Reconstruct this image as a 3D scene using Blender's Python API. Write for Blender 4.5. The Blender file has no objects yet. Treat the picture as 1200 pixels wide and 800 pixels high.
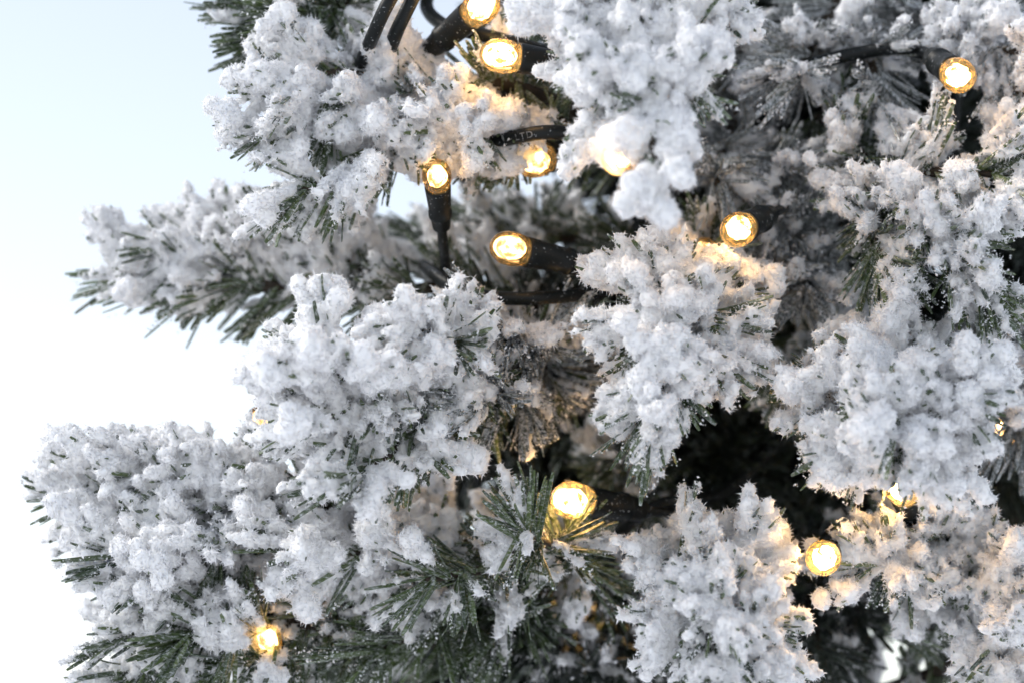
import bpy, math, random
import numpy as np
from mathutils import Vector, Matrix

scene = bpy.context.scene
COL = scene.collection
R = math.radians

# ---------------------------------------------------------------- camera
PITCH = 10.0
DIST = 0.60                     # camera to the plane of focus
PXM = 0.24 / 1200.0             # metres per photo pixel on that plane
cam_d = bpy.data.cameras.new('camera')
cam = bpy.data.objects.new('camera', cam_d)
COL.objects.link(cam)
cam.location = (0, -DIST, 1.0)
cam.rotation_euler = (R(90 + PITCH), 0, 0)
cam_d.sensor_width = 36
cam_d.lens = 36 * DIST / 0.24
cam_d.clip_start = 0.01
cam_d.clip_end = 3000
cam_d.dof.use_dof = True
cam_d.dof.focus_distance = DIST - 0.018
cam_d.dof.aperture_fstop = 9.0
scene.camera = cam
scene.render.resolution_x, scene.render.resolution_y = 1024, 682

CP = np.array((0, -DIST, 1.0))
FW = np.array((0, math.cos(R(PITCH)), math.sin(R(PITCH))))
UP = np.array((0, -math.sin(R(PITCH)), math.cos(R(PITCH))))
RT = np.array((1.0, 0, 0))


def at(px, py, mm=0.0):
    """a point of the place: photo pixel + millimetres behind the plane of focus"""
    d = DIST + mm * 0.001
    s = d / DIST * PXM
    return CP + FW * d + RT * ((px - 600) * s) + UP * ((400 - py) * s)


# ---------------------------------------------------------------- sky, sun, exposure
SUN_EL, SUN_AZ = 46.0, 272.0    # azimuth clockwise from +Y: to the left of the camera
world = bpy.data.worlds.new('World')
scene.world = world
world.use_nodes = True
wn = world.node_tree
wn.nodes.clear()
wo = wn.nodes.new('ShaderNodeOutputWorld')
bg = wn.nodes.new('ShaderNodeBackground')
sky = wn.nodes.new('ShaderNodeTexSky')
sky.sky_type = 'NISHITA'
sky.sun_disc = False
sky.sun_elevation = R(SUN_EL)
sky.sun_rotation = R(SUN_AZ)
sky.air_density = 1.0
sky.dust_density = 0.7
sky.ozone_density = 1.0
hs = wn.nodes.new('ShaderNodeHueSaturation')
hs.inputs['Saturation'].default_value = 0.46     # overcast veil
wn.links.new(sky.outputs[0], hs.inputs['Color'])
wn.links.new(hs.outputs[0], bg.inputs[0])
bg.inputs[1].default_value = 0.15
wn.links.new(bg.outputs[0], wo.inputs[0])

sun_d = bpy.data.lights.new('sun', 'SUN')
sun = bpy.data.objects.new('sun', sun_d)
COL.objects.link(sun)
sun_d.energy = 1.45
sun_d.angle = R(14)
sun_d.color = (1.0, 0.94, 0.86)
sd = Vector((math.sin(R(SUN_AZ)) * math.cos(R(SUN_EL)), math.cos(R(SUN_AZ)) * math.cos(R(SUN_EL)), math.sin(R(SUN_EL))))
sun.rotation_euler = sd.to_track_quat('Z', 'Y').to_euler()
sun.location = (-1, -2, 3)

vs = scene.view_settings
vs.view_transform = 'Standard'
vs.look = 'None'
vs.gamma = 1.0
vs.exposure = 0.64
scene.cycles.use_denoising = True
scene.cycles.max_bounces = 8
scene.cycles.diffuse_bounces = 5
scene.cycles.transparent_max_bounces = 12
scene.cycles.sample_clamp_indirect = 6.0


# ---------------------------------------------------------------- materials
def new_mat(name):
    m = bpy.data.materials.new(name)
    m.use_nodes = True
    nt = m.node_tree
    b = nt.nodes['Principled BSDF']
    return m, nt, b


def snow_material():
    m, nt, b = new_mat('snow')
    b.inputs['Roughness'].default_value = 0.75
    b.inputs['Specular IOR Level'].default_value = 0.25
    b.inputs['Subsurface Weight'].default_value = 0.9
    b.inputs['Subsurface Radius'].default_value = (1.0, 1.05, 1.15)
    b.inputs['Subsurface Scale'].default_value = 0.0030
    tc = nt.nodes.new('ShaderNodeTexCoord')
    n1 = nt.nodes.new('ShaderNodeTexNoise')
    n1.inputs['Scale'].default_value = 120
    n1.inputs['Detail'].default_value = 6
    n1.inputs['Roughness'].default_value = 0.65
    cr = nt.nodes.new('ShaderNodeValToRGB')
    cr.color_ramp.elements[0].position = 0.30
    cr.color_ramp.elements[0].color = (0.86, 0.865, 0.875, 1)
    cr.color_ramp.elements[1].position = 0.60
    cr.color_ramp.elements[1].color = (0.94, 0.94, 0.94, 1)
    nt.links.new(tc.outputs['Object'], n1.inputs['Vector'])
    nt.links.new(n1.outputs[0], cr.inputs[0])
    nt.links.new(cr.outputs[0], b.inputs['Base Color'])
    n2 = nt.nodes.new('ShaderNodeTexNoise')
    n2.inputs['Scale'].default_value = 1300
    n2.inputs['Detail'].default_value = 5
    n2.inputs['Roughness'].default_value = 0.7
    bp = nt.nodes.new('ShaderNodeBump')
    bp.inputs['Strength'].default_value = 0.25
    bp.inputs['Distance'].default_value = 0.0006
    nt.links.new(tc.outputs['Object'], n2.inputs['Vector'])
    nt.links.new(n2.outputs[0], bp.inputs['Height'])
    nt.links.new(bp.outputs[0], b.inputs['Normal'])
    return m


def frost_material():
    """loose crystals: thin, bright, letting light through"""
    m = bpy.data.materials.new('frost_crystal')
    m.use_nodes = True
    nt = m.node_tree
    nt.nodes.clear()
    out = nt.nodes.new('ShaderNodeOutputMaterial')
    df = nt.nodes.new('ShaderNodeBsdfDiffuse')
    df.inputs[0].default_value = (0.93, 0.93, 0.94, 1)
    tl = nt.nodes.new('ShaderNodeBsdfTranslucent')
    tl.inputs[0].default_value = (0.93, 0.93, 0.94, 1)
    mx = nt.nodes.new('ShaderNodeMixShader')
    mx.inputs[0].default_value = 0.45
    nt.links.new(df.outputs[0], mx.inputs[1])
    nt.links.new(tl.outputs[0], mx.inputs[2])
    nt.links.new(mx.outputs[0], out.inputs[0])
    return m


def needle_material(name, green, frost):
    """dark green plastic needles with speckles of frost"""
    m, nt, b = new_mat(name)
    tc = nt.nodes.new('ShaderNodeTexCoord')
    n1 = nt.nodes.new('ShaderNodeTexNoise')
    n1.inputs['Scale'].default_value = 900
    n1.inputs['Detail'].default_value = 4
    n1.inputs['Roughness'].default_value = 0.75
    n2 = nt.nodes.new('ShaderNodeTexNoise')
    n2.inputs['Scale'].default_value = 90
    n2.inputs['Detail'].default_value = 2
    ad = nt.nodes.new('ShaderNodeMath')
    ad.operation = 'MULTIPLY_ADD'
    ad.inputs[1].default_value = 0.55
    nt.links.new(n2.outputs[0], ad.inputs[0])
    nt.links.new(n1.outputs[0], ad.inputs[2])
    cr = nt.nodes.new('ShaderNodeValToRGB')
    cr.color_ramp.elements[0].position = 0.86 - 0.2 * frost
    cr.color_ramp.elements[0].color = (0, 0, 0, 1)
    cr.color_ramp.elements[1].position = 0.96 - 0.2 * frost
    cr.color_ramp.elements[1].color = (1, 1, 1, 1)
    nt.links.new(ad.outputs[0], cr.inputs[0])
    # each needle its own green
    at_ = nt.nodes.new('ShaderNodeAttribute')
    at_.attribute_name = 'tint'
    gr = nt.nodes.new('ShaderNodeValToRGB')
    gr.color_ramp.elements[0].color = (green[0] * 0.45, green[1] * 0.5, green[2] * 0.6, 1)
    gr.color_ramp.elements[1].color = (green[0] * 1.7, green[1] * 1.5, green[2] * 1.2, 1)
    nt.links.new(at_.outputs['Fac'], gr.inputs[0])
    mx = nt.nodes.new('ShaderNodeMix')
    mx.data_type = 'RGBA'
    nt.links.new(cr.outputs[0], mx.inputs[0])
    nt.links.new(gr.outputs[0], mx.inputs[6])
    mx.inputs[7].default_value = (0.62, 0.64, 0.66, 1)
    nt.links.new(mx.outputs[2], b.inputs['Base Color'])
    b.inputs['Roughness'].default_value = 0.42
    b.inputs['Specular IOR Level'].default_value = 0.4
    return m


def plain(name, col, rough, spec=0.4, nscale=None, namp=0.3):
    m, nt, b = new_mat(name)
    b.inputs['Roughness'].default_value = rough
    b.inputs['Specular IOR Level'].default_value = spec
    tc = nt.nodes.new('ShaderNodeTexCoord')
    n = nt.nodes.new('ShaderNodeTexNoise')
    n.inputs['Scale'].default_value = nscale or 600
    n.inputs['Detail'].default_value = 5
    cr = nt.nodes.new('ShaderNodeValToRGB')
    cr.color_ramp.elements[0].position = 0.35
    cr.color_ramp.elements[1].position = 0.7
    cr.color_ramp.elements[0].color = tuple(c * (1 - namp) for c in col) + (1,)
    cr.color_ramp.elements[1].color = tuple(min(1, c * (1 + namp)) for c in col) + (1,)
    nt.links.new(tc.outputs['Object'], n.inputs['Vector'])
    nt.links.new(n.outputs[0], cr.inputs[0])
    nt.links.new(cr.outputs[0], b.inputs['Base Color'])
    return m


def black_plastic():
    """black plastic with a dusting of ice specks"""
    m, nt, b = new_mat('black_plastic')
    tc = nt.nodes.new('ShaderNodeTexCoord')
    n = nt.nodes.new('ShaderNodeTexNoise')
    n.inputs['Scale'].default_value = 1500
    n.inputs['Detail'].default_value = 3
    cr = nt.nodes.new('ShaderNodeValToRGB')
    cr.color_ramp.elements[0].position = 0.65
    cr.color_ramp.elements[1].position = 0.72
    cr.color_ramp.elements[0].color = (0.008, 0.010, 0.010, 1)
    cr.color_ramp.elements[1].color = (0.42, 0.43, 0.44, 1)
    nt.links.new(tc.outputs['Object'], n.inputs['Vector'])
    nt.links.new(n.outputs[0], cr.inputs[0])
    nt.links.new(cr.outputs[0], b.inputs['Base Color'])
    b.inputs['Roughness'].default_value = 0.45
    b.inputs['Specular IOR Level'].default_value = 0.22
    return m


def bulb_glass():
    m = bpy.data.materials.new('bulb_glass')
    m.use_nodes = True
    nt = m.node_tree
    nt.nodes.clear()
    out = nt.nodes.new('ShaderNodeOutputMaterial')
    tr = nt.nodes.new('ShaderNodeBsdfTransparent')
    tr.inputs[0].default_value = (1.0, 0.93, 0.80, 1)
    tl = nt.nodes.new('ShaderNodeBsdfTranslucent')
    tl.inputs[0].default_value = (1.0, 0.66, 0.24, 1)
    gl = nt.nodes.new('ShaderNodeBsdfGlossy')
    gl.inputs['Roughness'].default_value = 0.12
    fr = nt.nodes.new('ShaderNodeFresnel')
    fr.inputs[0].default_value = 1.45
    tc = nt.nodes.new('ShaderNodeTexCoord')
    nz = nt.nodes.new('ShaderNodeTexNoise')
    nz.inputs['Scale'].default_value = 900
    nz.inputs['Detail'].default_value = 4
    cr = nt.nodes.new('ShaderNodeValToRGB')
    cr.color_ramp.elements[0].position = 0.42
    cr.color_ramp.elements[0].color = (0.003, 0.003, 0.003, 1)
    cr.color_ramp.elements[1].position = 0.62
    cr.color_ramp.elements[1].color = (0.11, 0.11, 0.11, 1)
    m1 = nt.nodes.new('ShaderNodeMixShader')
    m2 = nt.nodes.new('ShaderNodeMixShader')
    nt.links.new(tc.outputs['Object'], nz.inputs['Vector'])
    nt.links.new(nz.outputs[0], cr.inputs[0])
    nt.links.new(cr.outputs[0], m1.inputs[0])
    nt.links.new(tr.outputs[0], m1.inputs[1])
    nt.links.new(tl.outputs[0], m1.inputs[2])
    nt.links.new(fr.outputs[0], m2.inputs[0])
    nt.links.new(m1.outputs[0], m2.inputs[1])
    nt.links.new(gl.outputs[0], m2.inputs[2])
    nt.links.new(m2.outputs[0], out.inputs[0])
    return m


def filament_glow(name, power):
    """warm white core, patchy: hot grains with cooler amber between"""
    m = bpy.data.materials.new(name)
    m.use_nodes = True
    nt = m.node_tree
    nt.nodes.clear()
    out = nt.nodes.new('ShaderNodeOutputMaterial')
    e = nt.nodes.new('ShaderNodeEmission')
    tc = nt.nodes.new('ShaderNodeTexCoord')
    n = nt.nodes.new('ShaderNodeTexNoise')
    n.inputs['Scale'].default_value = 420
    n.inputs['Detail'].default_value = 3
    n.inputs['Roughness'].default_value = 0.6
    cr = nt.nodes.new('ShaderNodeMapRange')
    cr.inputs[1].default_value = 0.40
    cr.inputs[2].default_value = 0.62
    cr.inputs[3].default_value = 0.75
    cr.inputs[4].default_value = power
    pw = nt.nodes.new('ShaderNodeMath')
    pw.operation = 'POWER'
    pw.inputs[1].default_value = 1.0
    e.inputs[0].default_value = (1.0, 0.61, 0.24, 1)
    nt.links.new(tc.outputs['Object'], n.inputs['Vector'])
    nt.links.new(n.outputs[0], cr.inputs[0])
    nt.links.new(cr.outputs[0], pw.inputs[0])
    nt.links.new(pw.outputs[0], e.inputs[1])
    nt.links.new(e.outputs[0], out.inputs[0])
    return m


SNOW = snow_material()
FROST = frost_material()
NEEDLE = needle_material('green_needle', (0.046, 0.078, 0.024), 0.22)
NEEDLE_SHADED = needle_material('shaded_needle', (0.014, 0.024, 0.015), 0.0)  # near-black copy of the green: shade of the tree's interior put into colour
NEEDLE_FROST = needle_material('frosted_needle', (0.030, 0.042, 0.028), 0.65)
STEM = plain('brown_stem', (0.035, 0.026, 0.018), 0.7, 0.3, 400)
TRUNK = plain('dark_bark', (0.035, 0.028, 0.022), 0.85, 0.2, 120, 0.6)
BLACK = black_plastic()
GLASS = bulb_glass()
GLOW = filament_glow('filament_glow', 34.0)
GLOW_DIM = filament_glow('filament_glow_dim', 9.0)
GLOW_BRIGHT = filament_glow('filament_glow_bright', 80.0)
PRINT = plain('grey_print', (0.20, 0.20, 0.20), 0.6)
GROUND = plain('ground_snow', (0.80, 0.81, 0.83), 0.8, 0.2, 6, 0.06)


# ---------------------------------------------------------------- mesh helpers
def np_mesh(name, verts, faces, mat, parent=None, origin=None, smooth=True, attr=None, extra=None):
    """faces: (n,4) or (n,3) int array or a list of such"""
    if not isinstance(faces, list):
        faces = [faces]
    v = np.asarray(verts, dtype=np.float32)
    o = np.zeros(3) if origin is None else np.asarray(origin)
    v = v - o.astype(np.float32)
    me = bpy.data.meshes.new(name)
    me.vertices.add(len(v))
    me.vertices.foreach_set('co', v.ravel())
    loops = np.concatenate([f.ravel() for f in faces]).astype(np.int32)
    tot = np.concatenate([np.full(len(f), f.shape[1]) for f in faces]).astype(np.int32)
    st = np.concatenate([[0], np.cumsum(tot)[:-1]]).astype(np.int32)
    me.loops.add(len(loops))
    me.loops.foreach_set('vertex_index', loops)
    me.polygons.add(len(tot))
    me.polygons.foreach_set('loop_start', st)
    me.polygons.foreach_set('loop_total', tot)
    me.polygons.foreach_set('use_smooth', np.full(len(tot), smooth))
    if attr is not None:
        a = me.attributes.new('tint', 'FLOAT', 'POINT')
        a.data.foreach_set('value', np.asarray(attr, dtype=np.float32))
    me.update(calc_edges=True)
    me.materials.append(mat)
    if extra is not None:                       # quads get mat, triangles the second material
        me.materials.append(extra)
        me.polygons.foreach_set('material_index', (tot == 3).astype(np.int32))
        me.polygons.foreach_set('use_smooth', tot == 4)
    ob = bpy.data.objects.new(name, me)
    COL.objects.link(ob)
    if parent is not None:
        ob.parent = parent
    ob.location = Vector(o)
    return ob


def set_parent(ob, parent):
    """parent without moving (parents here are never rotated)"""
    ob.parent = parent
    p = Vector((0, 0, 0))
    q = parent
    while q is not None:
        p += q.location
        q = q.parent
    ob.location = ob.location - p


def norm(a):
    a = np.asarray(a, dtype=float)
    return a / (np.linalg.norm(a, axis=-1, keepdims=True) + 1e-12)


def tube(pts, rad, n=10):
    """swept tube along points; returns verts, quads"""
    pts = np.asarray(pts, float)
    rad = np.broadcast_to(np.asarray(rad, float), (len(pts),))
    tg = norm(np.gradient(pts, axis=0))
    u = np.cross(tg[0], (0.3, 0.5, 0.81))
    u = u / np.linalg.norm(u)
    V = []
    for i in range(len(pts)):
        u = u - tg[i] * np.dot(u, tg[i])
        u = u / np.linalg.norm(u)
        w = np.cross(tg[i], u)
        a = np.linspace(0, 2 * np.pi, n, endpoint=False)
        V.append(pts[i] + rad[i] * (np.cos(a)[:, None] * u + np.sin(a)[:, None] * w))
    V = np.concatenate(V)
    F = []
    for i in range(len(pts) - 1):
        for k in range(n):
            k2 = (k + 1) % n
            F.append((i * n + k, i * n + k2, (i + 1) * n + k2, (i + 1) * n + k))
    # caps
    c0, c1 = len(V), len(V) + 1
    V = np.concatenate([V, [pts[0]], [pts[-1]]])
    T = []
    b = (len(pts) - 1) * n
    for k in range(n):
        k2 = (k + 1) % n
        T.append((c0, k2, k))
        T.append((c1, b + k, b + k2))
    return V, np.array(F), np.array(T)


def join(parts):
    V, Q, T, o = [], [], [], 0
    for v, q, t in parts:
        V.append(v)
        Q.append(np.asarray(q) + o)
        if len(t):
            T.append(np.asarray(t) + o)
        o += len(v)
    return np.concatenate(V), [np.concatenate(Q)] + ([np.concatenate(T)] if T else [])


def smooth_path(ctrl, n=24):
    """Catmull-Rom through the control points"""
    c = [np.asarray(p, float) for p in ctrl]
    c = [2 * c[0] - c[1]] + c + [2 * c[-1] - c[-2]]
    out = []
    for i in range(1, len(c) - 2):
        for t in np.linspace(0, 1, n, endpoint=False):
            p0, p1, p2, p3 = c[i - 1], c[i], c[i + 1], c[i + 2]
            out.append(0.5 * ((2 * p1) + (-p0 + p2) * t + (2 * p0 - 5 * p1 + 4 * p2 - p3) * t * t + (-p0 + 3 * p1 - 3 * p2 + p3) * t ** 3))
    out.append(c[-2])
    return np.array(out)


def lattice_noise(shape, cell, rng):
    """smooth noise in -1..1 on a grid, one lattice value every 'cell' voxels"""
    g = rng.uniform(-1, 1, [int(s / cell) + 3 for s in shape]).astype(np.float32)
    for ax in range(3):
        x = np.arange(shape[ax]) / cell
        i = x.astype(int)
        f = (x - i).astype(np.float32)
        f = f * f * (3 - 2 * f)
        sh = [1, 1, 1]
        sh[ax] = len(f)
        f = f.reshape(sh)
        g = np.take(g, i, axis=ax) * (1 - f) + np.take(g, i + 1, axis=ax) * f
    return g


def surface_net(S, h, org):
    """surface of the zero level of a signed grid (vectorised surface nets)"""
    neg = S < 0
    nx, ny, nz = S.shape
    cnt = np.zeros((nx - 1, ny - 1, nz - 1), np.int8)
    for a in (0, 1):
        for b in (0, 1):
            for c in (0, 1):
                cnt += neg[a:nx - 1 + a, b:ny - 1 + b, c:nz - 1 + c]
    act = np.argwhere((cnt > 0) & (cnt < 8))
    idx = np.full(cnt.shape, -1, np.int32)
    idx[act[:, 0], act[:, 1], act[:, 2]] = np.arange(len(act))
    acc = np.zeros((len(act), 3), np.float32)
    num = np.zeros(len(act), np.float32)
    cor = [(a, b, c) for a in (0, 1) for b in (0, 1) for c in (0, 1)]
    val = {k: S[act[:, 0] + k[0], act[:, 1] + k[1], act[:, 2] + k[2]] for k in cor}
    for k in cor:
        for ax in range(3):
            if k[ax] == 0:
                k2 = list(k)
                k2[ax] = 1
                k2 = tuple(k2)
                va, vb = val[k], val[k2]
                m = (va < 0) != (vb < 0)
                t = np.where(m, va / np.where(m, va - vb, 1), 0)
                for d in range(3):
                    acc[:, d] += np.where(m, (k[d] + (t if d == ax else 0)), 0)
                num += m
    V = (act + acc / num[:, None]) * h + org
    Q = []
    for ax in range(3):
        sl0 = [slice(None)] * 3
        sl1 = [slice(None)] * 3
        sl0[ax] = slice(0, -1)
        sl1[ax] = slice(1, None)
        a, b = neg[tuple(sl0)], neg[tuple(sl1)]
        e = np.argwhere(a != b)
        o1, o2 = [d for d in range(3) if d != ax]
        ok = (e[:, o1] > 0) & (e[:, o2] > 0) & (e[:, o1] < S.shape[o1] - 1) & (e[:, o2] < S.shape[o2] - 1)
        e = e[ok]
        flip = a[e[:, 0], e[:, 1], e[:, 2]]
        q = []
        for d1, d2 in ((-1, -1), (0, -1), (0, 0), (-1, 0)):
            c = e.copy()
            c[:, o1] += d1
            c[:, o2] += d2
            q.append(idx[c[:, 0], c[:, 1], c[:, 2]])
        q = np.stack(q, 1)
        if ax == 1:
            flip = ~flip
        q[~flip] = q[~flip][:, ::-1]
        Q.append(q)
    Q = np.concatenate(Q)
    return V, Q[(Q >= 0).all(1)]


def snow_mesh(cen, rad, h, rng, rough=1.0, crystals=1.0, grains=None, weld=1):
    """lumps of snow: union of balls roughened by noise, plus frost crystals on the surface"""
    pad = 0.004
    lo = (cen - rad[:, None]).min(0) - pad
    hi = (cen + rad[:, None]).max(0) + pad
    shape = tuple(int(np.ceil(v)) + 1 for v in (hi - lo) / h)
    S = np.full(shape, 0.003, np.float32)
    for c, r in zip(cen, rad):
        m = r + 0.0016
        i0 = np.maximum(((c - m - lo) / h).astype(int), 0)
        i1 = np.minimum(((c + m - lo) / h).astype(int) + 2, shape)
        ax = [(np.arange(i0[d], i1[d]) * h + lo[d] - c[d]).astype(np.float32) for d in range(3)]
        D = np.sqrt(ax[0][:, None, None] ** 2 + ax[1][None, :, None] ** 2 + ax[2][None, None, :] ** 2) - np.float32(r)
        blk = S[i0[0]:i1[0], i0[1]:i1[1], i0[2]:i1[2]]
        np.minimum(blk, D, out=blk)
    for ax in range(3):                          # weld the balls softly together
        for _ in range(weld):
            n_ = shape[ax]
            lo_i, hi_i = np.clip(np.arange(n_) - 1, 0, n_ - 1), np.clip(np.arange(n_) + 1, 0, n_ - 1)
            S = 0.5 * S + 0.25 * (np.take(S, lo_i, ax) + np.take(S, hi_i, ax))
    S -= np.float32(0.00005)
    # lumps and crumbs
    S += 0.00045 * rough * lattice_noise(shape, 0.0042 / h, rng)
    S += 0.00040 * rough * lattice_noise(shape, 0.0022 / h, rng)
    S += 0.00045 * rough * lattice_noise(shape, 0.0013 / h, rng)
    if h < 0.0006:
        S += 0.00034 * rough * lattice_noise(shape, max(1.35, 0.0006 / h), rng)
    for ax in range(3):
        for e in (0, -1):
            sl = [slice(None)] * 3
            sl[ax] = e
            S[tuple(sl)] = 0.003
    V, Q = surface_net(S, h, lo)
    # frost crystals: small spikes on the surface
    n = int(len(V) * 0.30 * crystals)
    tris = None
    if n:
        pick = rng.integers(0, len(V), n)
        p = V[pick]
        gi = np.clip(((p - lo) / h).round().astype(int), 1, np.array(shape) - 2)
        g = np.stack([S[gi[:, 0] + 1, gi[:, 1], gi[:, 2]] - S[gi[:, 0] - 1, gi[:, 1], gi[:, 2]],
                      S[gi[:, 0], gi[:, 1] + 1, gi[:, 2]] - S[gi[:, 0], gi[:, 1] - 1, gi[:, 2]],
                      S[gi[:, 0], gi[:, 1], gi[:, 2] + 1] - S[gi[:, 0], gi[:, 1], gi[:, 2] - 1]], 1)
        d = norm(norm(g) + rng.normal(0, 0.55, (n, 3)))
        L = (0.0002 + 0.0014 * rng.uniform(0, 1, n) ** 2.2)[:, None]
        u = norm(np.cross(d, rng.normal(0, 1, (n, 3))))
        w = np.cross(d, u)
        s = rng.uniform(0.00008, 0.00022, n)[:, None]
        b = p - d * 0.0002
        X = np.stack([b + u * s, b - u * s * 0.5 + w * s * 0.87, b - u * s * 0.5 - w * s * 0.87, p + d * L], 1).reshape(-1, 3)
        o = len(V) + 4 * np.arange(n)[:, None]
        tris = np.concatenate([o + np.array([[0, 1, 3]]), o + np.array([[1, 2, 3]]), o + np.array([[2, 0, 3]])])
        V = np.concatenate([V, X])
    if grains is not None and len(grains):       # loose frost grains clinging to needles
        n = len(grains)
        s = (0.00010 + 0.00028 * rng.uniform(0, 1, n) ** 2)[:, None]
        d = norm(rng.normal(0, 1, (n, 3)))
        u = norm(np.cross(d, rng.normal(0, 1, (n, 3))))
        w = np.cross(d, u)
        e = rng.uniform(0.9, 2.4, n)[:, None]
        X = np.stack([grains + d * s * e, grains + u * s, grains - u * s * 0.5 + w * s * 0.87, grains - u * s * 0.5 - w * s * 0.87, grains - d * s], 1).reshape(-1, 3)
        o = len(V) + 5 * np.arange(n)[:, None]
        k = [o + np.array([x]) for x in ([0, 1, 2], [0, 2, 3], [0, 3, 1], [4, 2, 1], [4, 3, 2], [4, 1, 3])]
        tris = np.concatenate(([tris] if tris is not None else []) + k)
        V = np.concatenate([V, X])
    return V, ([Q, tris] if tris is not None else [Q])


# ---------------------------------------------------------------- the tree
TREE_AXIS = at(955, 400, 135)


def trunk_at(z):
    return np.array((TREE_AXIS[0], TREE_AXIS[1], z))


tree = bpy.data.objects.new('christmas_tree', None)
COL.objects.link(tree)
tree.location = (TREE_AXIS[0], TREE_AXIS[1], 0)
tree['label'] = 'snow covered artificial christmas tree with dark green needles and flocked branches'
tree['category'] = 'christmas tree'

zz = np.linspace(0, 1.75, 40)
tp = np.stack([np.full(40, TREE_AXIS[0]), np.full(40, TREE_AXIS[1]), zz], 1)
tp[:, 0] += 0.002 * np.sin(zz * 9)
v, q, t = tube(tp, np.linspace(0.024, 0.006, 40), 16)
tr_o = np_mesh('trunk', v, [q, t], TRUNK)
set_parent(tr_o, tree)


def grow(path, rng, n_b, L, start=0.0, sweep=55, tip_open=0.5, per=(8, 15), curl=0.19):
    """bundles of needles along a path: base points, directions, lengths"""
    seg = np.linalg.norm(np.diff(path, axis=0), axis=1)
    cum = np.concatenate([[0], np.cumsum(seg)])
    tot = cum[-1]
    tg = norm(np.gradient(path, axis=0))
    P, D, LL, TT, BB, KK = [], [], [], [], [], []
    for k in range(n_b):
        s = tot * (start + (1 - start) * (k + rng.uniform(0, 1)) / n_b)
        i = min(np.searchsorted(cum, s, side='right') - 1, len(seg) - 1)
        f = (s - cum[i]) / max(seg[i], 1e-9)
        p = path[i] * (1 - f) + path[i + 1] * f
        t = norm(tg[i] * (1 - f) + tg[min(i + 1, len(tg) - 1)] * f)
        left = (tot - s)
        a = R(sweep * (1 - tip_open * math.exp(-left / 0.010)) + rng.normal(0, 9))
        u = norm(np.cross(t, rng.normal(0, 1, 3)))
        d = norm(t * math.cos(a) + u * math.sin(a))
        fa = norm(np.cross(d, rng.normal(0, 1, 3)))
        fb = np.cross(d, fa)
        bl = rng.uniform(0.82, 1.08)
        bn, bk = rng.normal(0, 1), rng.uniform(0, 1)
        for _ in range(int(rng.integers(*per))):
            BB.append(bn); KK.append(bk)
            P.append(p + rng.normal(0, 0.0007, 3))
            D.append(norm(d + fa * rng.normal(0, curl) + fb * rng.normal(0, 0.4 * curl)))
            LL.append(L * bl * rng.uniform(0.74, 1.10))
            TT.append(s / tot)
    return np.array(P), np.array(D), np.array(LL), np.array(TT), np.array(BB), np.array(KK)


def needle_mesh(P, D, L, rng, wid=0.0011):
    """flat strips with blunt ends, slightly bent: three rings of four"""
    n = len(P)
    r = rng.normal(0, 1, (n, 3))
    u = norm(np.cross(D, r))
    w = np.cross(D, u)
    bend = w * (rng.normal(0, 0.07, n) * L)[:, None]
    W = wid * rng.uniform(0.7, 1.2, n)[:, None] * 0.5
    T = W * 0.32
    rings = []
    for t, k in ((0, 0.8), (0.55, 1.0), (0.92, 0.85), (1.0, 0.55)):
        c = P + D * (L * t)[:, None] + bend * (t * t)
        for a, b in ((1, 1), (-1, 1), (-1, -1), (1, -1)):
            rings.append(c + u * W * a * k + w * T * b * k)
    V = np.stack(rings, 1)                      # n,16,3
    f = []
    for j in range(3):
        for k in range(4):
            k2 = (k + 1) % 4
            f.append((j * 4 + k, j * 4 + k2, j * 4 + 4 + k2, j * 4 + 4 + k))
    f.append((12, 13, 14, 15))
    f = np.array(f)
    F = (np.arange(n)[:, None, None] * 16 + f[None]).reshape(-1, 4)
    tint = np.repeat(rng.uniform(0, 1, n), 16)
    return V.reshape(-1, 3), F, tint


def patch(p, s, ph):
    """slow wavy field in -1..1 that decides where snow sits"""
    x, y, z = p[:, 0] * s, p[:, 1] * s, p[:, 2] * s
    return (np.sin(x * 1.0 + 1.3 * np.sin(y * 0.9 + ph) + ph) + np.sin(y * 1.1 + 1.1 * np.sin(z * 1.2 + ph * 2)) +
            np.sin(z * 0.95 + 1.2 * np.sin(x * 1.15 + ph * 3))) / 3.0


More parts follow.
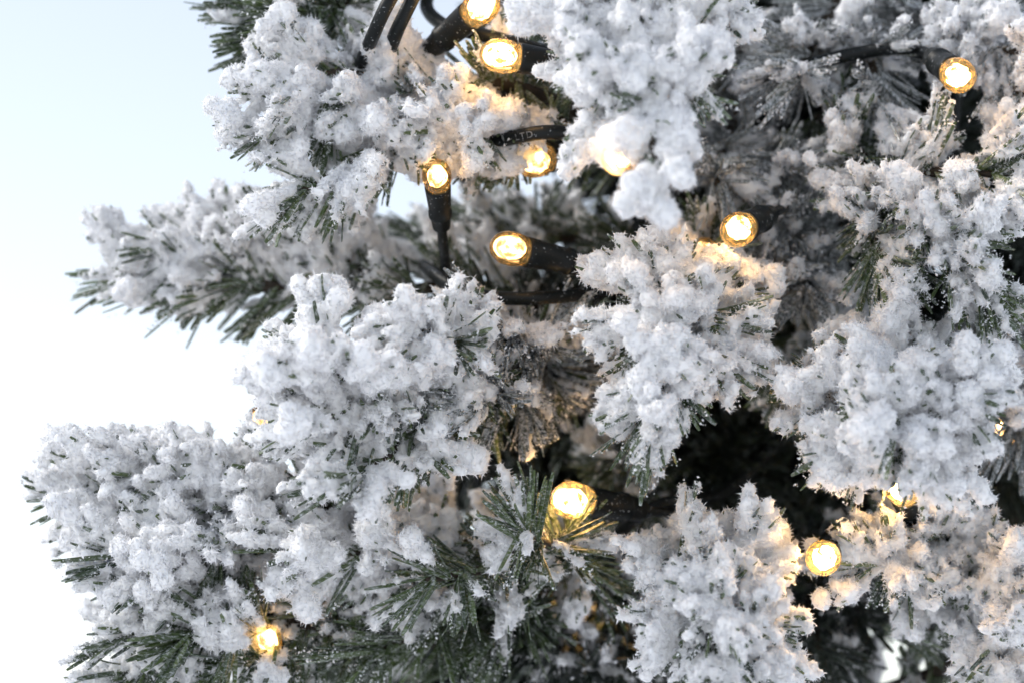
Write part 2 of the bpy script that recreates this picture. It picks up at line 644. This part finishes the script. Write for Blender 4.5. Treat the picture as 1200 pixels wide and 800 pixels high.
def branch(seed, paths, L=0.020, dens=1.0, snow=0.75, upb=0.35, camb=0.25, lump=1.0, h=0.00043, mat=None,
           inner=0.35, attach=None, label=None, rough=1.0, rime=0.6, crystals=1.0, sweep=55, wid=0.0011, start=0.0, stemr=0.0016, bias=(0, 0), pscale=420):
    """one branch of the tree: stem > foliage, snow.
    paths: lists of (px, py, mm); the first is the main limb, which also runs back to the trunk"""
    rng = np.random.default_rng(seed)
    limbs, Pn, Dn, Ln, Sn, Bn, Kn = [], [], [], [], [], [], []
    for i, pts in enumerate(paths):
        w = [at(*p) for p in pts]
        if i == 0:
            if attach is None:
                d = w[0] - trunk_at(w[0][2])
                hor = math.hypot(d[0], d[1])
                z = w[0][2] - 0.10 * hor
                root = trunk_at(z)
                w0 = [root] + w
            else:
                w0 = w
            path = smooth_path(w0, 22)
            limbs.append((path, stemr * 1.5, stemr * 0.5))
            n_in = 22 if attach is None else 0
            if n_in and inner > 0:
                ip = path[:n_in + 1]
                li = np.linalg.norm(np.diff(ip, axis=0), axis=1).sum()
                a = grow(ip, rng, int(li / 0.0032 * inner), L * 1.05, start=0.25, sweep=58)
                Pn.append(a[0]); Dn.append(a[1]); Ln.append(a[2]); Sn.append(0.10 * a[3] ** 2); Bn.append(a[4]); Kn.append(a[5])
            path = path[n_in:]
        else:
            path = smooth_path(w, 22)
            limbs.append((path, stemr * 0.9, stemr * 0.45))
        ln = np.linalg.norm(np.diff(path, axis=0), axis=1).sum()
        a = grow(path, rng, max(8, int(ln / 0.00250 * dens) + 7), L, sweep=sweep, start=start if i == 0 else 0)
        Pn.append(a[0]); Dn.append(a[1]); Ln.append(a[2]); Sn.append(np.minimum(1, a[3] * 1.7) if i == 0 else np.minimum(1, 0.55 + a[3] * 0.9)); Bn.append(a[4]); Kn.append(a[5])
    P, D, LL, SS, BB, KK = map(np.concatenate, (Pn, Dn, Ln, Sn, Bn, Kn))
    o = limbs[0][0][0]
    V, F = join([tube(p, np.linspace(a, b, len(p)), 8) for p, a, b in limbs])
    st = np_mesh('branch', V, F, STEM, None, o)
    if label:
        st['label'] = label
    set_parent(st, tree)
    V, F, tint = needle_mesh(P, D, LL, rng, wid)
    fo = np_mesh('foliage', V, F, mat or NEEDLE, None, o, smooth=False, attr=tint)
    set_parent(fo, st)
    # snow
    if snow > 0:
        tocam = -FW
        BI = RT * bias[0] + UP * bias[1]
        tips = P + D * LL[:, None]
        f = snow * SS - 0.22 + upb * D[:, 2] + camb * (D @ tocam) + 0.55 * patch(tips, pscale, seed * 1.7) + 0.18 * BB + rng.normal(0, 0.05, len(P)) + D @ BI
        sel = np.where(f > 0.5)[0]
        C, RR = [], []
        for i in sel:
            k = min(1.0, (f[i] - 0.5) * 2.2 + 0.25)
            t = rng.uniform(0.30, 0.60) - 0.22 * k
            rt = lump * rng.uniform(0.00062, 0.00118) * (0.7 + 0.4 * k) * (0.75 + 0.5 * KK[i])
            end = rng.uniform(0.95, 1.10) if rng.uniform() < 0.85 else rng.uniform(0.75, 0.95)
            side = rng.normal(0, 0.0004, 3) + np.array((0, 0, 0.0004))
            while t < end:
                r = rt * min(1.0, 0.55 + 1.1 * (t / end)) * (1.0 if t < end - 0.08 else 0.72) * rng.uniform(0.75, 1.2)
                C.append(P[i] + D[i] * LL[i] * t + side + rng.normal(0, 0.00035, 3))
                RR.append(r)
                t += 0.8 * r / LL[i]
            if rng.uniform() < 0.055 and k > 0.4:      # a heavier flake bridging the bundle
                c0 = P[i] + D[i] * LL[i] * rng.uniform(0.75, 1.0)
                for _ in range(5):
                    C.append(c0 + rng.normal(0, 0.0017, 3))
                    RR.append(rng.uniform(0.0012, 0.0026) * lump)
        # grains of rime on the needles, most where the snow thins out
        G = []
        for i in range(len(P)):
            a0 = (f[i] - (0.5 - rime)) / rime
            if a0 > 0:
                ng = int(rng.poisson(min(a0, 1.0) * 32))
                tt = rng.uniform(0.15, 1.02, ng) ** 0.8
                G.append(P[i] + D[i] * (LL[i] * tt)[:, None] + rng.normal(0, 0.0004, (ng, 3)))
        G = np.concatenate(G) if G else None
        if C:
            V, F = snow_mesh(np.array(C), np.array(RR), h, rng, rough, crystals, G)
            so = np_mesh('snow', V, F, SNOW, None, o, extra=FROST)
            set_parent(so, st)
    return st


# limbs in view -------------------------------------------------------
# top left: bare green tuft
branch(1, [[(500, -30, 45), (400, 0, 35), (300, 8, 28)], [(400, 0, 35), (330, 45, 25)], [(420, 0, 36), (360, 20, 15)]], L=0.020, snow=0.38, upb=0.20, camb=0.25, sweep=38, bias=(0.35, 0),
       label='branch with bare green needles reaching left at the top edge')
# upper left
branch(2, [[(640, 115, 28), (470, 108, 12), (318, 148, 2)], [(520, 120, 16), (420, 190, 0), (350, 225, -6)], [(480, 110, 14), (400, 85, 6), (350, 105, 0)],
           [(600, 110, 22), (560, 140, 10), (530, 150, 0)], [(610, 118, 26), (585, 150, 16), (560, 165, 12)]], L=0.018, snow=0.90, lump=1.15, bias=(-0.15, 0), label='thickly snowed branch reaching left in the upper left')
# middle left
branch(3, [[(590, 345, 50), (400, 348, 40), (165, 318, 34)], [(330, 340, 38), (240, 292, 36), (185, 290, 34)], [(480, 340, 44), (400, 305, 40), (330, 285, 36)]], L=0.020, snow=0.76, upb=0.58, camb=0.12, bias=(-0.18, 0.1),
       label='branch with snow on top and bare green needles beneath')
# behind: blurred branch
branch(4, [[(760, 290, 70), (640, 280, 72), (500, 275, 70)], [(640, 280, 72), (570, 262, 62)]], L=0.017, snow=0.80, upb=0.3, camb=0.1, h=0.0007)
# diagonal, towards the camera
branch(5, [[(690, 430, 55), (560, 450, 10), (375, 490, -30)], [(590, 440, 20), (530, 400, -12), (490, 385, -26)], [(530, 460, 4), (470, 520, -12), (420, 560, -26)],
           [(470, 470, -10), (400, 440, -26), (365, 420, -32)]], L=0.019, snow=0.86, lump=1.35, rough=0.9, crystals=0.8, bias=(-0.42, 0.08),
       label='broad snow laden branch leaning towards the viewer')
# lower left
branch(6, [[(640, 650, 45), (400, 628, 18), (115, 590, 4)], [(300, 600, 12), (220, 562, 8), (135, 560, 6)], [(330, 610, 14), (220, 650, -2), (145, 655, -4)],
           [(420, 620, 18), (340, 560, 6), (270, 545, 4)], [(520, 640, 28), (440, 650, 4), (360, 640, -8)]], L=0.019, snow=0.80, lump=1.2, upb=0.52, bias=(-0.22, 0),
       label='long lower branch reaching far left under snow')
branch(7, [[(560, 740, 50), (350, 720, 24), (160, 735, 4)], [(260, 720, 16), (180, 770, 6), (150, 790, 2)], [(330, 720, 22), (250, 680, 10), (180, 690, 2)], [(380, 720, 24), (320, 760, 8), (260, 780, 0)]], L=0.019, snow=0.78, upb=0.45, camb=0.2, bias=(-0.22, 0))
branch(8, [[(600, 820, 85), (430, 800, 75), (280, 800, 60)], [(430, 800, 75), (350, 785, 60)]], L=0.018, snow=0.8, h=0.0007)
branch(27, [[(660, 700, 55), (520, 700, 24), (390, 715, 10)], [(560, 700, 34), (500, 735, 18), (450, 760, 12)], [(620, 690, 44), (590, 730, 24)]], L=0.022, snow=0.30, upb=0.25, camb=0.1, bias=(-0.1, 0.1),
       label='underside fringe of long dark green needles below the lower branch')
branch(28, [[(430, 738, 26), (300, 738, 6), (215, 745, -4)]], L=0.021, snow=0.22, upb=0.3, camb=0.1)
branch(29, [[(700, 440, 70), (625, 450, 22), (575, 465, -6)], [(645, 445, 36), (620, 400, 12), (590, 385, 0)]], L=0.019, snow=0.36, upb=0.25, camb=0.18, rime=0.5, mat=NEEDLE_FROST,
       label='dark inner branch with thin grey rime beside the broad snowy one')
branch(33, [[(970, 250, 85), (935, 285, 45), (915, 325, 24)], [(940, 280, 50), (905, 262, 28)], [(935, 290, 45), (950, 335, 26)]], L=0.017, snow=0.36, upb=0.2, camb=0.2, rime=0.55, mat=NEEDLE_FROST)
# bare sprig at the centre
branch(9, [[(720, 690, 50), (665, 650, 14), (614, 624, -20)], [(640, 660, 25), (560, 668, 0), (500, 680, -10)]], L=0.0165, dens=0.85, wid=0.0009, snow=0.34, upb=0.05, camb=0.25, rime=0.2, sweep=66,
       label='dark sprig with nearly bare needles fanned out beside a lit bulb')
# top centre, close to the camera
branch(10, [[(770, 60, 30), (750, 75, -15), (735, 85, -48)], [(760, 60, 0), (690, 35, -36)], [(755, 70, -15), (810, 35, -40)], [(750, 80, -25), (805, 95, -44)],
            [(745, 72, -25), (712, 66, -46)], [(760, 40, -5), (830, 5, -30)], [(750, 30, -10), (720, -20, -30)]],
       L=0.016, snow=0.85, lump=1.45, camb=0.3, rough=0.9, label='snow heaped branch end closest to the viewer at top centre')
branch(31, [[(745, 60, 10), (748, 105, -40), (762, 155, -58), (772, 200, -62)], [(735, 90, -25), (708, 130, -42), (692, 168, -44)]], L=0.0085, dens=1.3, snow=1.1, lump=1.25, inner=0, rough=0.8,
       label='thin twig ends caked in snow hanging as two prongs')
branch(32, [[(680, 150, 26), (625, 168, 14), (575, 178, 12)]], L=0.0100, dens=1.2, snow=0.15, upb=0.1, inner=0, sweep=70, rime=0.3,
       label='short bare twig with needles lit amber from below')
# centre right column
branch(11, [[(840, 290, 45), (810, 350, 0), (780, 420, -30)], [(820, 320, 20), (825, 380, -10), (820, 430, -22)], [(800, 350, 0), (765, 340, -15), (750, 380, -25)], [(800, 380, -15), (770, 460, -28), (765, 500, -30)]],
       L=0.017, snow=0.85, lump=1.2, label='plump snowy branch end hanging at the centre')
# right upper
branch(12, [[(960, 140, 50), (1040, 220, 10), (1120, 290, -18)], [(1030, 210, 15), (1120, 200, 0), (1190, 210, -8)], [(1040, 230, 10), (1030, 280, 0), (1035, 315, -8)], [(1080, 260, -4), (1160, 330, -16)]],
       L=0.019, snow=0.82, label='wide snowy branch in the upper right')
branch(13, [[(1060, 20, 55), (1140, 70, 25), (1230, 130, 0)], [(1110, 50, 35), (1180, 60, 15), (1240, 50, 5)]], L=0.018, snow=0.88, mat=NEEDLE_FROST)
branch(14, [[(1010, -40, 70), (960, 40, 40), (930, 95, 20)], [(985, 0, 55), (1020, 70, 30), (1030, 130, 18)]], L=0.018, snow=0.30, upb=0.1, camb=0.15, mat=NEEDLE_FROST, rime=0.4)
branch(15, [[(880, 130, 80), (850, 170, 45), (840, 215, 22)], [(860, 150, 60), (900, 200, 40), (930, 190, 30)]], L=0.017, snow=0.40, upb=0.15, mat=NEEDLE_FROST, rime=0.5)
# right middle, towards the camera
branch(16, [[(1030, 440, 55), (1040, 470, 0), (1045, 500, -42)], [(1035, 455, 20), (1100, 460, -20), (1120, 470, -32)], [(1035, 460, 10), (985, 460, -15), (965, 470, -22)], [(1040, 480, -10), (1090, 540, -35)],
            [(1040, 480, -10), (1000, 520, -30)], [(1040, 460, 0), (1050, 425, -25)]], L=0.017, snow=0.85, lump=1.3, label='star shaped snowy branch end at middle right')
branch(17, [[(1040, 640, 60), (1110, 645, 25), (1200, 640, 0)], [(1100, 645, 30), (1150, 690, 10), (1200, 690, 0)], [(1110, 645, 28), (1060, 652, 6), (1025, 660, -6)], [(1120, 640, 20), (1090, 625, 4)]], L=0.017, snow=0.86, camb=0.35, label='snowy branch glowing amber beside a lit bulb')
branch(18, [[(1090, 790, 50), (1150, 760, 15), (1215, 740, -15)], [(1130, 770, 25), (1190, 800, 0)]], L=0.017, snow=0.85, lump=1.3)
branch(19, [[(880, 680, 60), (850, 690, 5), (838, 715, -40)], [(860, 680, 30), (810, 655, 0), (800, 645, -14)], [(845, 690, -5), (890, 750, -30)], [(850, 685, 5), (870, 650, -16)], [(840, 680, -5), (800, 740, -28)], [(840, 710, -25), (850, 780, -38)]],
       L=0.016, snow=0.85, lump=1.2, label='bushy snowy branch end at bottom centre')
# dim ones further in
branch(20, [[(930, 360, 95), (935, 400, 65), (930, 440, 42)], [(935, 390, 75), (980, 400, 50)]], L=0.018, snow=0.6, h=0.0007)
branch(21, [[(760, 540, 95), (735, 545, 75), (715, 540, 55)], [(745, 545, 80), (730, 590, 62)]], L=0.016, snow=0.45, h=0.0007)
branch(22, [[(800, 760, 85), (700, 750, 60), (610, 740, 40)], [(720, 750, 65), (720, 700, 45)], [(700, 750, 60), (690, 790, 40)]], L=0.021, snow=0.22, mat=NEEDLE_SHADED, rime=0.3)
branch(23, [[(1100, 410, 80), (1150, 450, 50), (1200, 500, 25)], [(1140, 440, 55), (1200, 430, 40)]], L=0.020, snow=0.25, rime=0.4, mat=NEEDLE_FROST)
branch(24, [[(960, 640, 95), (950, 700, 70), (960, 760, 45)], [(955, 680, 80), (1010, 720, 55)]], L=0.020, snow=0.1, mat=NEEDLE_SHADED)
branch(25, [[(880, -30, 80), (840, 20, 60), (880, 70, 45)], [(850, 10, 65), (790, 20, 50)]], L=0.018, snow=0.35, mat=NEEDLE_FROST)
branch(26, [[(680, 380, 85), (620, 375, 60), (570, 370, 40)], [(640, 375, 65), (620, 420, 40)]], L=0.018, snow=0.08, mat=NEEDLE_SHADED, rime=0.4, upb=0.2, camb=0.1)
# inner limbs that fill the tree, interior shade painted into their needles
for k, (a, b) in enumerate([((800, 110, 125), (680, 110, 95)), ((800, 230, 130), (720, 200, 100)), ((740, 400, 125), (580, 400, 90)), ((740, 520, 125), (520, 560, 90)),
                            ((760, 600, 125), (640, 600, 85)), ((770, 700, 125), (560, 720, 95)), ((780, 800, 125), (640, 810, 90)), ((860, 420, 110), (800, 560, 80)),
                            ((900, 560, 110), (880, 640, 85)), ((1010, 560, 115), (1080, 600, 85)), ((1010, 300, 115), (1120, 370, 90)), ((1010, 60, 115), (1160, 30, 90)),
                            ((880, 60, 115), (760, 40, 95)), ((900, 330, 115), (860, 260, 85)), ((1010, 440, 120), (1190, 560, 90)), ((760, 0, 125), (600, 10, 90)),
                            ((960, 100, 115), (980, 60, 75)), ((960, 520, 115), (990, 470, 80)), ((880, 760, 115), (900, 820, 80)),
                            ((1010, 180, 120), (1090, 150, 80)), ((760, 330, 120), (690, 480, 80)), ((1040, 640, 120), (1200, 700, 90)), ((1120, 300, 120), (1260, 280, 80)), ((1120, 180, 120), (1260, 150, 90)), ((1100, 420, 120), (1260, 420, 90))]):
    m = tuple((a[i] + b[i]) / 2 for i in range(3))
    branch(100 + k, [[a, m, b], [m, (m[0] + 20, m[1] + 60, m[2] - 15)], [m, (m[0] - 10, m[1] - 60, m[2] - 10)]], L=0.024, dens=1.25, snow=0, inner=0.8, mat=NEEDLE_SHADED, wid=0.0016)

# ---------------------------------------------------------------- fairy lights
def lathe(profile, org, d, n=20, jit=None):
    """profile: (along, radius) pairs about the axis d from org"""
    d = norm(d)
    u = norm(np.cross(d, (0.31, 0.77, 0.55)))
    w = np.cross(d, u)
    V, F = [], []
    a = np.linspace(0, 2 * np.pi, n, endpoint=False)
    for s, r in profile:
        rr = r * (1 if jit is None else jit.uniform(0.82, 1.08, n)[:, None])
        V.append(org + d * s + rr * (np.cos(a)[:, None] * u + np.sin(a)[:, None] * w))
    m = len(profile)
    for i in range(m - 1):
        for k in range(n):
            k2 = (k + 1) % n
            F.append((i * n + k, i * n + k2, (i + 1) * n + k2, (i + 1) * n + k))
    return np.concatenate(V), np.array(F), np.zeros((0, 3), int)




def fairy_light(bp, sp, label, size=1.0, glow=None, group='fairy lights strung through the tree'):
    """bp: centre of the glass bulb, sp: a point its socket runs towards"""
    c, s = at(*bp), at(*sp)
    d = norm(c - s)                             # points out of the socket
    root = bpy.data.objects.new('fairy_light', None)
    COL.objects.link(root)
    k = 0.001 * size
    base = c - d * 3.4 * k
    back = base - d * 17 * k
    root.location = Vector(back)
    root['label'] = label
    root['category'] = 'fairy light'
    root['group'] = group
    prof = [(0, 0.0004), (0, 1.9), (0.6, 2.5), (5, 2.9), (5.3, 3.3), (6.6, 3.35), (6.9, 3.0), (12, 3.35), (15.8, 3.6), (17.0, 3.65), (17.2, 3.3), (16.4, 2.9), (16.2, 0.0004)]
    v, q, t = lathe([(a * k, b * k) for a, b in prof], back, d, 24)
    o = np_mesh('socket', v, [q], BLACK, None, back)
    set_parent(o, root)
    gp = [(-1.0, 2.8), (0.2, 3.3), (1.6, 3.8), (3.4, 4.05), (5.4, 3.95), (7.0, 3.4), (8.2, 2.45), (8.85, 1.4), (9.1, 0.5), (9.15, 0.0004)]
    v, q, t = lathe([(a * k, b * k) for a, b in gp], base, d, 28)
    g = np_mesh('bulb', v, [q], GLASS, None, base)
    set_parent(g, root)
    fp = [(0.4, 0.0004), (0.4, 0.8), (1.2, 1.9), (2.4, 2.6), (3.8, 2.85), (5.2, 2.6), (6.6, 1.7), (7.3, 0.8), (7.5, 0.0004)]
    v, q, t = lathe([(a * k, b * k) for a, b in fp], base + norm(np.cross(d, (0.2, 0.9, 0.4))) * (0.35 * k * math.sin(bp[0])), d, 16, np.random.default_rng(int(bp[0])))
    f = np_mesh('filament', v, [q], glow or GLOW, None, base)
    set_parent(f, g)
    lead = smooth_path([back + d * 0.001, back - d * 0.006, back - d * 0.014 + FW * 0.008, back - d * 0.016 + FW * 0.022], 8)
    v, q, t = tube(lead, 0.0013, 8)
    o = np_mesh('lead', v, [q, t], BLACK, None, back)
    set_parent(o, root)


fairy_light((562, 10, 0), (520, 45, 10), 'lit bulb cut by the top edge, uppermost of the glowing lights')
fairy_light((590, 66, -8), (660, 76, -2), 'lit bulb lying sideways with a cap of snow, just left of the top snow clump')
fairy_light((630, 188, 8), (700, 172, 18), 'lit bulb against bare amber needles under the black cable', glow=GLOW_DIM)
fairy_light((727, 182, -50), (744, 130, -28), 'lit bulb half hidden behind hanging prongs of snow')
fairy_light((512, 208, -6), (517, 262, 6), 'small blurred lit bulb standing upright in the gap before the sky', 0.85, glow=GLOW_DIM)
fairy_light((601, 292, 0), (690, 312, 8), 'lit bulb with its whole black socket showing, pointing left', glow=GLOW_DIM)
fairy_light((866, 269, -10), (910, 248, 12), 'lit bulb right above the hanging snowy branch end at the centre')
fairy_light((1122, 88, -12), (1085, 62, 12), 'lit bulb near the top right corner, tilted down to the right')
fairy_light((673, 586, 4), (760, 598, 20), 'lit bulb behind the fan of bare needles at the centre', 1.1, glow=GLOW_BRIGHT)
fairy_light((965, 653, -22), (980, 642, 8), 'lit bulb facing the viewer between two snowy branches at the lower right', glow=GLOW_BRIGHT)
fairy_light((314, 750, 3), (340, 805, 24), 'lit bulb peeping out beneath the lower left branch', 0.85, glow=GLOW_DIM)
fairy_light((306, 490, 26), (350, 505, 46), 'faint lit bulb behind the snow on the left, by the open sky', 0.75, glow=GLOW_DIM)
fairy_light((672, 716, 52), (700, 750, 75), 'lit bulb mostly buried in dark needles at the bottom centre', 0.85)
fairy_light((1058, 572, -12), (1075, 620, 10), 'lit bulb tucked under the star shaped snowy branch end', glow=GLOW_BRIGHT)
fairy_light((826, 294, 15), (860, 300, 36), 'lit bulb buried in snow that glows amber on the centre branch', 0.8, glow=GLOW_DIM)
fairy_light((1178, 505, 58), (1220, 515, 70), 'lit bulb behind bare needles at the right edge', 0.85)

# ---------------------------------------------------------------- cable of the lights
run = [(505, -70, 12), (464, -12, -8), (438, 40, -6), (412, 110, 30), (420, 150, 48), (445, 120, 40), (460, 50, 0), (488, -12, -4), (500, -60, 14), (540, -60, 34), (500, 0, 36),
       (520, 30, 18), (560, 40, 12), (640, 62, 14), (760, 110, 40), (850, 140, 62), (860, 180, 60), (760, 180, 24), (665, 156, -2), (595, 163, 2), (530, 184, 22), (560, 240, 80), (500, 300, 62),
       (510, 322, 26), (560, 346, 14), (640, 349, 8), (720, 335, 22), (790, 290, 60), (850, 220, 66), (900, 130, 40),
       (930, 85, 26), (1010, 62, 24), (1075, 60, 22), (1120, 100, 60), (1080, 300, 80), (960, 450, 85), (860, 570, 62), (770, 592, 26), (720, 640, 50), (720, 740, 60), (600, 770, 45), (510, 805, 40), (440, 850, 40)]
V, q, t = tube(smooth_path([at(*p) for p in run], 10), 0.0017, 10)
cable = np_mesh('light_cable', V, [q, t], BLACK, None, at(600, 200, 20))
cable['label'] = 'black rubber cable of the fairy lights winding between the branches'
cable['category'] = 'cable'

# printed letters on the cable
cu = bpy.data.curves.new('lettering', 'FONT')
cu.body = 'LTD.'
cu.size = 0.0022
cu.space_character = 1.25
cu.extrude = 0.00004
tmp = bpy.data.objects.new('lettering', cu)
COL.objects.link(tmp)
dg = bpy.context.evaluated_depsgraph_get()
me = bpy.data.meshes.new_from_object(tmp.evaluated_get(dg))
bpy.data.objects.remove(tmp)
me.materials.clear()
me.materials.append(PRINT)
cpath = smooth_path([at(*p) for p in run], 40)
rel = cpath - CP
dep = rel @ FW
ppx = 600 + (rel @ RT) / (dep / DIST * PXM)
ppy = 400 - (rel @ UP) / (dep / DIST * PXM)
near = np.where((np.abs(ppy - 160) < 16) & (dep < DIST + 0.012))[0]
i0 = near[np.argmin(np.abs(ppx[near] - 608))]
step = np.linalg.norm(np.diff(cpath, axis=0), axis=1)
arc = np.concatenate([[0], np.cumsum(step)])
sgn = 1.0 if ppx[i0 + 1] > ppx[i0] else -1.0
org = at(600, 200, 20)
co = np.empty(len(me.vertices) * 3, np.float32)
me.vertices.foreach_get('co', co)
co = co.reshape(-1, 3)
new = np.empty_like(co)
for n_, (x, y, z) in enumerate(co):            # wrap the letters onto the cable
    s = arc[i0] + sgn * float(x)
    q = np.array([np.interp(s, arc, cpath[:, d]) for d in range(3)])
    q2 = np.array([np.interp(s + sgn * 0.001, arc, cpath[:, d]) for d in range(3)])
    xa = norm(q2 - q)
    tc = norm(CP - q)
    zc = norm(tc - xa * np.dot(tc, xa))
    ya = np.cross(zc, xa)
    ang = (float(y) - 0.0008) / 0.0017
    new[n_] = q + (0.00173 + float(z)) * (zc * math.cos(ang) + ya * math.sin(ang)) - org
me.vertices.foreach_set('co', new.ravel())
me.update()
lt = bpy.data.objects.new('lettering', me)
COL.objects.link(lt)
lt.parent = cable

# ---------------------------------------------------------------- unseen snowy ground, added below the frame for its bounce light
n = 60
gx = np.concatenate([[-2000, -400, -80], np.linspace(-12, 12, n), [80, 400, 2000]])
X, Y = np.meshgrid(gx, gx, indexing='ij')
Z = 0.02 * np.sin(X * 1.3 + 0.5 * np.sin(Y * 1.7)) * np.sin(Y * 1.1) * (np.abs(X) < 20) * (np.abs(Y) < 20) - 0.02
V = np.stack([X, Y, Z], -1).reshape(-1, 3)
m = len(gx)
i = np.arange(m * m).reshape(m, m)
F = np.stack([i[:-1, :-1], i[1:, :-1], i[1:, 1:], i[:-1, 1:]], -1).reshape(-1, 4)
gr = np_mesh('ground', V, F, GROUND)
gr['kind'] = 'structure'
